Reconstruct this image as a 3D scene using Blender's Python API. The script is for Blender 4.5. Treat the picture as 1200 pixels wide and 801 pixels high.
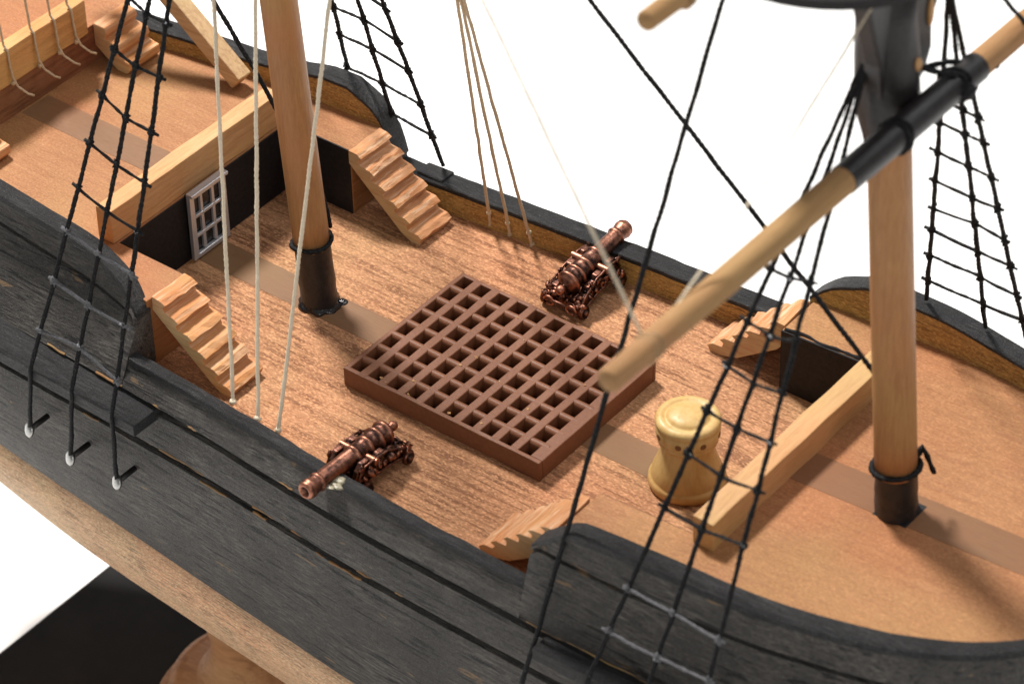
import bpy, bmesh, math, random
from math import sin, cos, pi, radians
from mathutils import Vector, Matrix, noise
random.seed(7)
S = bpy.context.scene
for o in list(bpy.data.objects): bpy.data.objects.remove(o)

# ------------------------------------------------------------------ camera
cd = bpy.data.cameras.new('camera'); cam = bpy.data.objects.new('camera', cd); S.collection.objects.link(cam)
CL = Vector((74.76123815, -83.00852334, 92.36343459))
CR = Vector((0.79012816, 0.61260893, -0.020194)); CU = Vector((-0.3734265, 0.50723949, 0.77669862)); CF = Vector((-0.4860557, 0.60615048, -0.62954861))
m = Matrix.Identity(4)
for i in range(3):
    m[i][0] = CR[i]; m[i][1] = CU[i]; m[i][2] = -CF[i]; m[i][3] = CL[i]
cam.matrix_world = m
cd.sensor_width = 36; cd.lens = 120.0; cd.clip_start = 1; cd.clip_end = 5000
cd.dof.use_dof = True; cd.dof.focus_distance = 146.5; cd.dof.aperture_fstop = 0.145
S.camera = cam
S.unit_settings.scale_length = 0.0025          # one unit is one grating pitch, about 2.5 mm
# ------------------------------------------------------------------ world, lamps, exposure
W = bpy.data.worlds.new('World'); S.world = W; W.use_nodes = True
bg = W.node_tree.nodes['Background']; bg.inputs[0].default_value = (1.0, 0.985, 0.965, 1); bg.inputs[1].default_value = 0.33
def area(name, direction, dist, size, power, col, target=(4, 3, 0)):
    l = bpy.data.lights.new(name, 'AREA'); l.shape = 'DISK'; l.size = size; l.energy = power; l.color = col
    o = bpy.data.objects.new(name, l); S.collection.objects.link(o)
    d = Vector(direction).normalized(); o.location = Vector(target) + d * dist
    o.rotation_euler = (-d).to_track_quat('-Z', 'Y').to_euler(); return o
area('key_softbox', (-0.62, 0.26, 1.0), 230, 40, 980000, (1.0, 0.96, 0.91))
area('front_softbox', (0.75, -0.62, 0.55), 300, 130, 150000, (1.0, 0.97, 0.93))
area('top_softbox', (0.25, 0.55, 1.0), 240, 90, 150000, (0.95, 0.97, 1.0))
S.view_settings.view_transform = 'Standard'; S.view_settings.look = 'None'; S.view_settings.exposure = 0; S.view_settings.gamma = 1
S.render.engine = 'CYCLES'

# ------------------------------------------------------------------ materials
def newmat(name):
    mt = bpy.data.materials.new(name); mt.use_nodes = True
    nt = mt.node_tree; b = nt.nodes['Principled BSDF']; return mt, nt, b
def N(nt, t, **k):
    n = nt.nodes.new(t)
    for a, v in k.items():
        if a in n.inputs: n.inputs[a].default_value = v
        else: setattr(n, a, v)
    return n
def noise_n(nt, vec, scale, detail=4, rough=.6, dist=0):
    n = N(nt, 'ShaderNodeTexNoise'); n.inputs['Scale'].default_value = scale; n.inputs['Detail'].default_value = detail
    n.inputs['Roughness'].default_value = rough; n.inputs['Distortion'].default_value = dist
    nt.links.new(vec, n.inputs['Vector']); return n.outputs['Fac']
def mapping(nt, scale, rot=(0, 0, 0), loc=(0, 0, 0)):
    tc = N(nt, 'ShaderNodeTexCoord'); mp = N(nt, 'ShaderNodeMapping')
    mp.inputs['Scale'].default_value = scale; mp.inputs['Rotation'].default_value = rot; mp.inputs['Location'].default_value = loc
    nt.links.new(tc.outputs['Object'], mp.inputs['Vector']); return mp.outputs['Vector']
def ramp(nt, fac, stops, interp='LINEAR'):
    r = N(nt, 'ShaderNodeValToRGB'); r.color_ramp.interpolation = interp
    el = r.color_ramp.elements
    while len(el) < len(stops): el.new(.5)
    for e, (p, c) in zip(el, stops):
        e.position = p; e.color = (c, c, c, 1) if isinstance(c, (int, float)) else (*c, 1)
    nt.links.new(fac, r.inputs['Fac']); return r.outputs['Color']
def mix(nt, fac, a, b, mode='MIX'):
    n = N(nt, 'ShaderNodeMix', data_type='RGBA', blend_type=mode)
    for v, s in ((fac, n.inputs[0]), (a, n.inputs[6]), (b, n.inputs[7])):
        if hasattr(v, 'is_linked'): nt.links.new(v, s)
        elif isinstance(v, (int, float)): s.default_value = v
        else: s.default_value = (*v, 1)
    return n.outputs[2]
def bump(nt, b, h, strength, dist=.05, prev=None):
    n = N(nt, 'ShaderNodeBump'); n.inputs['Strength'].default_value = strength; n.inputs['Distance'].default_value = dist
    nt.links.new(h, n.inputs['Height'])
    if prev: nt.links.new(prev, n.inputs['Normal'])
    nt.links.new(n.outputs['Normal'], b.inputs['Normal']); return n.outputs['Normal']
AX = {'x': (.13, 1, 1), 'y': (1, .13, 1), 'z': (1, 1, .13)}
def wood(name, light, dark, axis='x', pore=None, pore_amt=.5, pore_scale=3.0, fibre=9.0, patch=None, patch_amt=.3, rough=.5, bstr=.5, rot=(0, 0, 0), speck=0.0, spec=.2):
    mt, nt, b = newmat(name)
    ax = AX[axis]; patch = patch or tuple(min(.9, c * 1.08) for c in light)
    v = mapping(nt, ax, rot)
    f1 = noise_n(nt, v, fibre, 6, .75)
    f2 = noise_n(nt, v, fibre * .22, 4, .6, .6)
    base = mix(nt, ramp(nt, f1, [(.32, 0), (.68, 1)]), dark, light)
    base = mix(nt, ramp(nt, f2, [(.35, 0), (.7, patch_amt)]), base, patch)
    vs = mapping(nt, (1, 1, 1)); big = noise_n(nt, vs, .22, 3, .6)
    base = mix(nt, ramp(nt, big, [(.3, .0), (.75, .35)]), base, dark)
    tn = noise_n(nt, vs, .13, 2, .5); tn2 = noise_n(nt, mapping(nt, (1, 1, 1), (0, 0, 0), (9, 5, 2)), .16, 2, .5)
    base = mix(nt, ramp(nt, tn, [(.5, 0), (.68, .55)]), base, tuple(c * k for c, k in zip(light, (.98, .74, .66))))
    base = mix(nt, ramp(nt, tn2, [(.5, 0), (.68, .5)]), base, tuple(c * k for c, k in zip(light, (.92, 1.08, .95))))
    h = f1
    if pore:
        vp = mapping(nt, tuple(a * (.42 if a < 1 else 1) for a in ax), rot, (3.1, 1.7, .4))
        p = noise_n(nt, vp, pore_scale, 3, .55, .15)
        dens = noise_n(nt, vs, .35, 2, .5)
        pm = ramp(nt, p, [(.50, 0), (.60, pore_amt)])
        pm = mix(nt, 1.0, pm, ramp(nt, dens, [(.25, .25), (.65, 1.0)]), 'MULTIPLY')
        base = mix(nt, pm, base, pore)
        inv = N(nt, 'ShaderNodeMath', operation='MULTIPLY_ADD'); nt.links.new(pm, inv.inputs[0]); inv.inputs[1].default_value = -.8
        nt.links.new(f1, inv.inputs[2]); h = inv.outputs[0]
    if speck:
        sp = noise_n(nt, mapping(nt, tuple(.45 if a < 1 else 1 for a in ax), rot), 17, 2, .5)
        base = mix(nt, ramp(nt, sp, [(.53, 0), (.66, speck)]), base, tuple(min(.95, c * 1.75) for c in light))  # light flecks: grain speckle, with the wood's sparkle painted in
        base = mix(nt, ramp(nt, sp, [(.34, speck * .8), (.47, 0)]), base, tuple(c * .5 for c in dark))
    nt.links.new(base, b.inputs['Base Color'])
    rr = ramp(nt, f1, [(.3, rough + .12), (.7, rough - .08)]); nt.links.new(rr, b.inputs['Roughness'])
    b.inputs['Specular IOR Level'].default_value = spec
    bump(nt, b, h, bstr, .06)
    return mt
def plain(name, col, rough=.5, metal=0, nscale=0, namt=.2, bstr=0, bscale=8, spec=.5, coat=0):
    mt, nt, b = newmat(name)
    b.inputs['Base Color'].default_value = (*col, 1); b.inputs['Roughness'].default_value = rough; b.inputs['Metallic'].default_value = metal
    b.inputs['Specular IOR Level'].default_value = spec; b.inputs['Coat Weight'].default_value = coat
    v = mapping(nt, (1, 1, 1))
    if nscale:
        f = noise_n(nt, v, nscale, 5, .65)
        nt.links.new(mix(nt, ramp(nt, f, [(.3, 0), (.7, 1)]), tuple(c * (1 - namt) for c in col), tuple(min(1, c * (1 + namt)) for c in col)), b.inputs['Base Color'])
    if bstr: bump(nt, b, noise_n(nt, v, bscale, 5, .7), bstr, .05)
    return mt
def blackwood(name, axis='x', base=(.034, .031, .0285), scuff=(.20, .182, .160), rough=.52, scuff_amt=.85, chips=.8, bstr=1.0):
    mt, nt, b = newmat(name); ax = AX[axis]
    v = mapping(nt, tuple(a * (.6 if a < 1 else 1) for a in ax)); f = noise_n(nt, v, 11, 6, .8); f2 = noise_n(nt, mapping(nt, tuple(a * (.5 if a < 1 else 1) for a in ax)), 4.5, 4, .65)
    vi = mapping(nt, (1, 1, 1)); g = noise_n(nt, vi, 9, 4, .75); big = noise_n(nt, vi, .33, 4, .6)
    c = mix(nt, ramp(nt, g, [(.35, 0), (.7, 1)]), base, tuple(x * 1.9 for x in base))
    sm = mix(nt, 1.0, ramp(nt, f, [(.47, 0), (.62, scuff_amt)]), ramp(nt, big, [(.38, .12), (.62, 1)]), 'MULTIPLY')
    c = mix(nt, sm, c, scuff)
    vc = mapping(nt, tuple(a * (2.2 if a < 1 else 1) for a in ax), (0, 0, 0), (7.7, 2.3, 4.1)); ch = noise_n(nt, vc, 1.15, 4, .62)
    c = mix(nt, ramp(nt, ch, [(.655, 0), (.68, chips)]), c, (.26, .165, .085))
    pores = ramp(nt, f2, [(.37, .95), (.43, 0)]); c = mix(nt, pores, c, (.004, .004, .004)); sp = noise_n(nt, vi, 26, 2, .5); c = mix(nt, ramp(nt, sp, [(.66, 0), (.72, .6)]), c, (.30, .30, .30))
    nt.links.new(c, b.inputs['Base Color'])
    nt.links.new(ramp(nt, g, [(.3, rough + .15), (.7, rough - .1)]), b.inputs['Roughness'])
    b.inputs['Specular IOR Level'].default_value = .38
    h = N(nt, 'ShaderNodeMath', operation='ADD'); nt.links.new(f, h.inputs[0]); nt.links.new(g, h.inputs[1])
    bump(nt, b, h.outputs[0], bstr, .10); return mt
M = {}
M['deck'] = wood('main_deck_wood', (.53, .275, .145), (.34, .145, .065), 'x', pore=(.12, .040, .018), pore_amt=.75, pore_scale=5.0, fibre=16, patch=(.58, .32, .16), patch_amt=.5, rough=.42, bstr=1.0, rot=(0, 0, radians(-4)), speck=.5)
M['deck_fine'] = wood('fine_deck_wood', (.37, .178, .076), (.24, .096, .037), 'x', pore=(.26, .10, .05), pore_amt=.3, pore_scale=6, fibre=15, patch=(.44, .225, .10), patch_amt=.55, rough=.5, bstr=.5, speck=.3)
M['strip'] = wood('strip_wood', (.22, .118, .060), (.165, .08, .038), 'x', fibre=14, patch=(.24, .14, .08), patch_amt=.3, rough=.42, bstr=.12)
M['beam'] = wood('beam_wood', (.56, .34, .155), (.40, .21, .085), 'y', pore=(.38, .20, .09), pore_amt=.4, pore_scale=5, fibre=10, patch=(.72, .45, .25), patch_amt=.4, rough=.5, bstr=.35)
M['beam_wet'] = wood('varnished_beam_wood', (.58, .34, .13), (.42, .21, .07), 'y', pore=(.22, .10, .03), pore_amt=.4, pore_scale=4, fibre=9, patch=(.62, .40, .18), rough=.25, bstr=.3, spec=.6)
M['bulwark'] = wood('bulwark_wood', (.47, .28, .09), (.27, .14, .04), 'x', pore=(.13, .055, .018), pore_amt=.7, pore_scale=10, fibre=17, patch=(.52, .34, .14), rough=.5, bstr=.5, speck=.4)
M['wing'] = wood('shaded_wing_end_wood', (.30, .145, .06), (.19, .075, .025), 'y', pore=(.16, .06, .02), pore_amt=.4, fibre=8, rough=.5, bstr=.4)  # darker brown: shade on the end faces is put into the colour
M['stairw'] = wood('stair_wood', (.60, .265, .10), (.38, .13, .04), 'y', pore=(.78, .55, .36), pore_amt=.55, pore_scale=6, fibre=10, patch=(.70, .45, .27), patch_amt=.6, rough=.5, bstr=.7)
M['stairside'] = wood('stair_side_wood', (.58, .40, .22), (.42, .25, .12), 'x', pore=(.40, .16, .07), pore_amt=.5, pore_scale=6, fibre=9, rough=.55, bstr=.4)
M['hullwood'] = wood('hull_wood', (.76, .47, .285), (.58, .335, .19), 'x', pore=(.12, .07, .045), pore_amt=.8, pore_scale=13, fibre=20, patch=(.80, .50, .30), rough=.55, bstr=.7, speck=.55)
M['mast'] = wood('mast_wood', (.43, .225, .095), (.31, .145, .055), 'z', pore=(.26, .12, .05), pore_amt=.35, pore_scale=6, fibre=10, patch=(.47, .26, .12), rough=.42, bstr=.25)
M['yard'] = wood('yard_wood', (.38, .215, .105), (.285, .152, .068), 'y', pore=(.22, .12, .05), pore_amt=.35, pore_scale=6, fibre=10, rough=.72, bstr=.2, spec=.12, patch=(.40, .24, .11))
M['black'] = blackwood('black_hull_paint')
M['chip'] = wood('bare_wood', (.36, .22, .10), (.16, .09, .04), 'x', fibre=9, rough=.6)
M['blackcap'] = blackwood('black_cap_paint', scuff_amt=.5, chips=0, base=(.010, .010, .011), scuff=(.11, .11, .11), bstr=1.0)
M['blackflat'] = plain('black_panel_paint', (.010, .009, .010), .6, nscale=5, namt=.5, bstr=.3, bscale=6, spec=.25)
M['sleeve'] = plain('black_sleeve', (.012, .010, .010), .42, nscale=4, namt=.6, bstr=.5, bscale=4, spec=.45)
M['glue'] = plain('black_glossy_glue', (.008, .007, .008), .14, bstr=.7, bscale=2.5, spec=.6)
M['clearglue'] = plain('dried_clear_glue', (.30, .27, .19), .3, bstr=.5, bscale=6)
M['plastic'] = plain('brown_plastic', (.168, .064, .030), .5, nscale=6, namt=.15, bstr=.3, bscale=9, spec=.3)
M['box'] = wood('boxwood', (.58, .385, .150), (.40, .235, .068), 'z', fibre=5, patch=(.63, .46, .22), patch_amt=.6, rough=.40, bstr=.12, spec=.3)
M['hole'] = plain('dark_hole', (.16, .065, .02), .7)
M['ebony'] = plain('black_lacquer', (.008, .007, .007), .35, nscale=.5, namt=.4, spec=.2)
M['ped'] = wood('pedestal_wood', (.46, .235, .105), (.32, .145, .06), 'x', pore=(.14, .05, .02), pore_amt=.4, pore_scale=2.5, fibre=6, rough=.5, bstr=.1)
M['white'] = plain('white_table', (.93, .93, .93), .6, spec=.2)
def cordmat(name, c, c2, rough, k=26):
    mt, nt, b = newmat(name); b.inputs['Specular IOR Level'].default_value = .16; v = mapping(nt, (1, 1, 1)); f = noise_n(nt, v, 7, 5, .8)
    nt.links.new(mix(nt, ramp(nt, f, [(.3, 0), (.7, 1)]), c, c2), b.inputs['Base Color']); b.inputs['Roughness'].default_value = rough
    sp = noise_n(nt, v, 19, 2, .5);  # pale specks paint waxy sparkles into the cord
    nt.links.new(mix(nt, ramp(nt, sp, [(.60, 0), (.70, .55)]), b.inputs['Base Color'].links[0].from_socket, tuple(min(.8, x * 1.4 + .10) for x in c2)), b.inputs['Base Color'])
    bump(nt, b, noise_n(nt, v, k, 3, .7), .6, .03); return mt
M['cord'] = cordmat('black_waxed_cord', (.003, .003, .0035), (.013, .0128, .014), .7)
M['tan'] = cordmat('tan_cotton_thread', (.42, .31, .19), (.60, .47, .32), .8)
M['pale'] = cordmat('pale_cotton_thread', (.60, .50, .36), (.74, .65, .50), .8)
M['rat'] = cordmat('ratline_cord', (.003, .003, .0035), (.014, .014, .015), .7)
M['dusty_lit'] = cordmat('dusty_highlight_cord', (.055, .055, .06), (.16, .16, .17), .6)  # lighter grey: dusty, waxed highlights painted into the cord colour
M['seize'] = cordmat('seizing_thread', (.27, .175, .09), (.36, .24, .13), .8)
M['waxy'] = plain('grey_glue_spot', (.32, .33, .35), .3, bstr=.5, bscale=9)
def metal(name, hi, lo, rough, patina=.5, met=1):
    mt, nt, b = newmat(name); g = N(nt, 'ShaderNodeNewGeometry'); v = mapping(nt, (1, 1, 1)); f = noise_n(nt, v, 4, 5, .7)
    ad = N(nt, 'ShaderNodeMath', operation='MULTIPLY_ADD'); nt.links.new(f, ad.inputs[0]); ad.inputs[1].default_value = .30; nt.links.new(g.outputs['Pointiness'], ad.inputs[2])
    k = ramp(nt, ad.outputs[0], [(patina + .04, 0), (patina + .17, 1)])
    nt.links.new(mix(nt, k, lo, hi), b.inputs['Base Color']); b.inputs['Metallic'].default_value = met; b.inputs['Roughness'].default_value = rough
    bump(nt, b, noise_n(nt, v, 6, 4, .7), .3, .04); return mt
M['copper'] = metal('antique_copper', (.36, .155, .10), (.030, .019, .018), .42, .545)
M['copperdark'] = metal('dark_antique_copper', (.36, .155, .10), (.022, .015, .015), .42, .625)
M['silver'] = metal('cast_pewter', (.58, .58, .60), (.14, .14, .145), .30, .49, .6)
M['pin'] = metal('steel_pin', (.36, .36, .35), (.10, .10, .10), .30, .50)

# ------------------------------------------------------------------ object helpers
def tag(o, label=None, cat=None, group=None, kind=None):
    if label: o['label'] = label
    if cat: o['category'] = cat
    if group: o['group'] = group
    if kind: o['kind'] = kind
    return o
def empty(name, loc, label, cat, group=None):
    o = bpy.data.objects.new(name, None); o.empty_display_size = .5; S.collection.objects.link(o); o.location = loc
    return tag(o, label, cat, group)
class MB:
    """collects faces in world coordinates; build() links ONE mesh object"""
    def __init__(s): s.v = []; s.f = []; s.m = []
    def add(s, vs, fs, mi=0, mis=None):
        b = len(s.v); s.v += [Vector(v) for v in vs]
        for k, f in enumerate(fs): s.f.append([b + i for i in f]); s.m.append(mis[k] if mis else mi)
    def box(s, a, b, mi=0, jit=0):
        P = [Vector((x, y, z)) + Vector([random.uniform(-jit, jit) for _ in range(3)]) for x in (a[0], b[0]) for y in (a[1], b[1]) for z in (a[2], b[2])]
        s.add(P, [(0, 1, 3, 2), (4, 6, 7, 5), (0, 4, 5, 1), (2, 3, 7, 6), (0, 2, 6, 4), (1, 5, 7, 3)], mi)
    def longbox(s, a, b, axis, n, wob=.03, mi=0, seed=0):
        secs = []
        for i in range(n + 1):
            t = i / n; c = a[axis] + (b[axis] - a[axis]) * t; o = [x for x in (0, 1, 2) if x != axis]; sec = []
            for (p, q) in ((0, 0), (1, 0), (1, 1), (0, 1)):
                v = [0, 0, 0]; v[axis] = c; v[o[0]] = (a, b)[p][o[0]]; v[o[1]] = (a, b)[q][o[1]]
                w = Vector(v); k = noise.noise(Vector((c * .55 + seed, p * 7.3, q * 3.1))) * wob; w[o[0]] += k; w[o[1]] += noise.noise(Vector((c * .5, p * 5 + seed, q * 9.1))) * wob
                sec.append(w)
            secs.append(sec)
        s.loft(secs, mi)
    def loft(s, secs, mi=0, mis=None, closed=True, caps=True):
        n = len(secs[0]); vs = [p for q in secs for p in q]; fs = []; ms = []
        for i in range(len(secs) - 1):
            for j in range(n if closed else n - 1):
                k = (j + 1) % n; fs.append((i * n + j, i * n + k, (i + 1) * n + k, (i + 1) * n + j)); ms.append(mis[j] if mis else mi)
        if caps and closed:
            fs.append(tuple(range(n))[::-1]); ms.append(mis[-1] if mis else mi); L = (len(secs) - 1) * n
            fs.append(tuple(range(L, L + n))); ms.append(mis[-1] if mis else mi)
        s.add(vs, fs, 0, ms)
    def prism(s, poly, z0, z1, mi_top=0, mi_side=0, zf=None):
        n = len(poly); f = zf or (lambda x, y: 0)
        vs = [(x, y, z0) for x, y in poly] + [(x, y, z1 + f(x, y)) for x, y in poly]
        fs = [tuple(range(n))[::-1], tuple(range(n, 2 * n))]; ms = [mi_side, mi_top]
        for j in range(n): fs.append((j, (j + 1) % n, n + (j + 1) % n, n + j)); ms.append(mi_side)
        s.add(vs, fs, 0, ms)
    def extr(s, poly, fn0, fn1, mi_side=0, mi_cap=0):
        """poly of 2D points, two functions to 3D"""
        n = len(poly); vs = [fn0(*p) for p in poly] + [fn1(*p) for p in poly]
        fs = [tuple(range(n)), tuple(range(n, 2 * n))[::-1]]; ms = [mi_cap, mi_cap]
        for j in range(n): fs.append((j, n + j, n + (j + 1) % n, (j + 1) % n)); ms.append(mi_side)
        s.add(vs, fs, 0, ms)
    def tube(s, pts, r, n=8, twist=0.0, lobes=2, amp=.16, wob=0.0, mi=0, sub=None, r1=None, cap=True):
        pts = [Vector(p) for p in pts]
        if sub:
            q = []
            for a, b in zip(pts[:-1], pts[1:]):
                k = max(1, int((b - a).length / sub))
                q += [a.lerp(b, i / k) for i in range(k)]
            pts = q + [pts[-1]]
        secs = []; T = (pts[1] - pts[0]).normalized(); u = T.orthogonal().normalized(); L = 0; sd = random.uniform(0, 99)
        for i, p in enumerate(pts):
            t = ((pts[min(i + 1, len(pts) - 1)] - pts[max(i - 1, 0)])).normalized(); u = (u - t * u.dot(t)).normalized(); w = t.cross(u)
            if i: L += (p - pts[i - 1]).length
            rr = r if r1 is None else r + (r1 - r) * i / (len(pts) - 1)
            off = Vector([noise.noise(Vector((L * .9, sd, k * 9.7))) for k in range(3)]) * wob
            rr *= 1 + .9 * wob / max(r, .01) * .5 * noise.noise(Vector((L * 2.3, sd + 5, 1)))
            secs.append([p + off + (u * cos(a) + w * sin(a)) * rr * (1 + (amp * cos(lobes * (a - twist * L)) if twist else 0)) for a in [2 * pi * k / n for k in range(n)]])
        s.loft(secs, mi, caps=cap)
    def lathe(s, prof, origin, axis=(0, 0, 1), n=32, mi=0, bumpy=0):
        ax = Vector(axis).normalized(); u = ax.orthogonal().normalized(); w = ax.cross(u); o = Vector(origin); secs = []
        for i, (r, h) in enumerate(prof):
            secs.append([o + ax * h + (u * cos(a) + w * sin(a)) * (r * (1 + bumpy * noise.noise(Vector((cos(a) * 2, sin(a) * 2, h * 2))))) for a in [2 * pi * k / n for k in range(n)]])
        s.loft(secs, mi)
    def ball(s, c, r, n=10, m_=7, sc=(1, 1, 1), jit=0, mi=0):
        c = Vector(c); secs = []
        for i in range(m_ + 1):
            th = pi * i / m_; secs.append([c + Vector((sc[0] * sin(th) * cos(a), sc[1] * sin(th) * sin(a), sc[2] * cos(th))) * r * (1 + jit * noise.noise(Vector((cos(a) * 2 + c.x, sin(a) * 2 + c.y, th * 2 + c.z)))) for a in [2 * pi * k / n for k in range(n)]])
        s.loft(secs, mi, caps=False)
    def build(s, name, mats, parent=None, bevel=0, seg=2, smooth=False, label=None, ang=35):
        if not isinstance(mats, (list, tuple)): mats = [mats]
        off = parent.matrix_world.translation if False else (RootLoc(parent) if parent else Vector())
        me = bpy.data.meshes.new(name); me.from_pydata([v - off for v in s.v], [], s.f)
        for mt in mats: me.materials.append(mt)
        for p, k in zip(me.polygons, s.m): p.material_index = k; p.use_smooth = (smooth is True)
        bm = bmesh.new(); bm.from_mesh(me); bmesh.ops.remove_doubles(bm, verts=bm.verts, dist=1e-5); bmesh.ops.recalc_face_normals(bm, faces=bm.faces); bm.to_mesh(me); bm.free()
        o = bpy.data.objects.new(name, me); S.collection.objects.link(o)
        if parent: o.parent = parent
        if bevel:
            md = o.modifiers.new('bevel', 'BEVEL'); md.width = bevel; md.segments = seg; md.limit_method = 'ANGLE'; md.angle_limit = radians(ang); md.use_clamp_overlap = True
        if smooth == 'angle':
            for p in me.polygons: p.use_smooth = True
            bm = bmesh.new(); bm.from_mesh(me)
            for e in bm.edges:
                if len(e.link_faces) == 2 and e.calc_face_angle(0) > radians(38): e.smooth = False
            bm.to_mesh(me); bm.free()
        if label: o['label'] = label
        return o
def RootLoc(o):
    v = Vector()
    while o is not None: v += o.location; o = o.parent
    return v
def tab(*p):
    xs = [a for a, _ in p]; ys = [b for _, b in p]
    def f(x):
        if x <= xs[0]: return ys[0]
        if x >= xs[-1]: return ys[-1]
        for i in range(len(xs) - 1):
            if x <= xs[i + 1]:
                def sl(k):
                    if k <= 0 or k >= len(xs) - 1: return (ys[min(k + 1, len(xs) - 1)] - ys[max(k - 1, 0)]) / (xs[min(k + 1, len(xs) - 1)] - xs[max(k - 1, 0)])
                    a = (ys[k] - ys[k - 1]) / (xs[k] - xs[k - 1]); b = (ys[k + 1] - ys[k]) / (xs[k + 1] - xs[k])
                    return 0 if a * b <= 0 else 2 * a * b / (a + b)
                h = xs[i + 1] - xs[i]; t = (x - xs[i]) / h
                return ys[i] * (2 * t**3 - 3 * t**2 + 1) + h * sl(i) * (t**3 - 2 * t**2 + t) + ys[i + 1] * (-2 * t**3 + 3 * t**2) + h * sl(i + 1) * (t**3 - t**2)
    return f
def frange(a, b, st):
    n = max(1, round((b - a) / st)); return [a + (b - a) * i / n for i in range(n + 1)]
def wob(x, s, a=.02): return a * noise.noise(Vector((x * .8, s * 3.7, .3))) + .5 * a * noise.noise(Vector((x * 2.7, s * 1.7, 5.3)))

# ------------------------------------------------------------------ the table and the ship's lines
tb = MB(); tb.box((-1500, -1500, -28.2), (1500, 1500, -27.2)); tag(tb.build('table_surface', M['white']), kind='structure')

NI = tab((-34, -1.5), (-30, -3.4), (-26, -4.3), (-20, -5.0), (-12, -5.3), (-8, -5.42), (-4, -5.6), (0, -5.88), (4, -6.2), (8, -6.38), (12, -6.46), (16, -6.5), (20, -6.4), (25, -6.0), (29, -5.1), (32, -3.7), (34, -2.0), (36, .8))
FI = tab((-34, 6.0), (-30, 7.6), (-26, 8.9), (-20, 10.2), (-16, 10.75), (-12, 11.1), (-8, 11.3), (-4, 11.55), (0, 11.88), (4, 12.12), (8, 12.35), (12, 12.52), (16, 12.75), (20, 12.75), (25, 12.3), (29, 11.4), (32, 10.0), (34, 8.4), (36, 5.6))
CW = .98; ZC = 1.46                                         # rail width, rail top on the waist
def outn(x): return NI(x) - CW
def outf(x): return FI(x) + CW
ZB = tab((-34, -7.0), (-26, -8.0), (-17, -9.1), (-11, -9.7), (-2, -10.4), (6, -10.5), (14, -10.4), (22, -9.6), (30, -7.5), (36, -5))
ZS = tab((-34, -9), (-26, -12.2), (-20, -13.5), (-13, -14.7), (-3, -15.4), (8, -15.6), (18, -14.6), (28, -11.5), (36, -7))

ship = empty('model_ship', (4, 3.2, -17.5), 'wooden model sailing ship with black painted hull, tan decks and natural wood masts', 'model ship')
# --- black planked topsides, near and far
def hullsec(x, side):
    yo = outn(x) if side < 0 else outf(x); s = side; w = wob(x, side, .03)
    g1 = .0 + .012 * max(0, -x) + w; g2 = -2.35 + w * .7
    top = 1.16 if -7.83 < x < 14.25 else g1 + .145
    waist = -7.83 < x < 14.25
    P = [(-.52 if waist and side < 0 else -.02, 1.20 if waist and side < 0 else top), (.12, g1 + .17), (-.34, g1 + .04), (-.34, g1 - .34), (-.03, g1 - .42), (.16, -1.25 + w), (.13, g2 + .20), (-.30, g2 + .05), (-.30, g2 - .36), (-.04, g2 - .44), (.06, -3.6), (.03, -5.0), (-.22, -7.0), (-.58, (ZB(x) - 7.0) / 2 - .2), (-.95, ZB(x))]
    return [Vector((x, yo + s * a, z)) for a, z in P]
b = MB()
for side in (-1, 1):
    secs = []
    for x in sorted(frange(-29, 36, .7) + [-7.84, -7.82, 14.24, 14.255]):
        o = hullsec(x, side); inn = [Vector((x, o[-1].y - side * .9, o[-1].z)), Vector((x, (yo_ := (outn(x) if side < 0 else outf(x))) - side * .60, o[0].z - .12))]
        secs.append(o + inn)
    b.loft(secs)
b.build('hull_planking', M['black'], ship, smooth='angle')
# chipped paint showing bare wood along the plank edges
for i in range(26):
    x = random.uniform(-14, 22); gz = random.choice([(.0 + .012 * max(0, -x) + wob(x, -1, .03), .17, .12), (-2.35 + wob(x, -1, .03) * .7, .20, .13), (-2.35, -.44, -.04)]); L_ = random.uniform(.15, .8); y = outn(x) - gz[2] + .012
    if 13.5 < x < 16: continue
    b = MB(); b.tube([(x - L_, outn(x - L_) - gz[2] + .03, gz[0] + gz[1]), (x - L_ * .3, outn(x - L_ * .3) - gz[2] + .012, gz[0] + gz[1] + .03), (x + L_ * .4, outn(x + L_ * .4) - gz[2] + .012, gz[0] + gz[1] - .01), (x + L_, outn(x + L_) - gz[2] + .03, gz[0] + gz[1] + .01)], random.uniform(.03, .055), 6, sub=.08, wob=.06); b.build('chipped_edge', M['chip'], ship)
b = MB(); b.tube([(x, outn(x) - .07, .15 + wob(x, -1, .03) - .005) for x in frange(14.6, 20.5, .3)], .035, 6, sub=.1, wob=.05); b.build('chipped_edge', M['chip'], ship)
# --- natural lower hull
b = MB(); secs = []
for x in frange(-29, 36, .7):
    a = outn(x) + .95; c = outf(x) - .95; z = ZB(x); zs = ZS(x); cy = 3.2
    q = max(.12, min(1, (36.3 - x) / 14, (x + 31) / 7))
    half = [(a + .012, z - .004), (a + .45 , z - (z - zs) * .5), (a + 1.38, zs), (a + 2.9, zs - 1.35), (cy - .55, zs - 2.3)]
    far = [(c - .012, z - .004), (c - .45, z - (z - zs) * .5), (c - 1.38, zs), (c - 2.9, zs - 1.35), (cy + .55, zs - 2.3)]
    secs.append([Vector((x, y, zz)) for y, zz in half] + [Vector((x, cy - .5, zs - 3.4)), Vector((x, cy + .5, zs - 3.4))] + [Vector((x, y, zz)) for y, zz in far[::-1]])
b.loft(secs); b.build('lower_hull', M['hullwood'], ship, smooth=True)
# --- stern and bow closing boards (out of view)
for x0, x1 in ((-29.4, -29), (36, 36.4)):
    b = MB(); b.prism([(x0, outn(x0)), (x1, outn(x1)), (x1, outf(x1)), (x0, outf(x0))], -6, 3.4); b.build('end_board', M['black'], ship)

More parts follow.
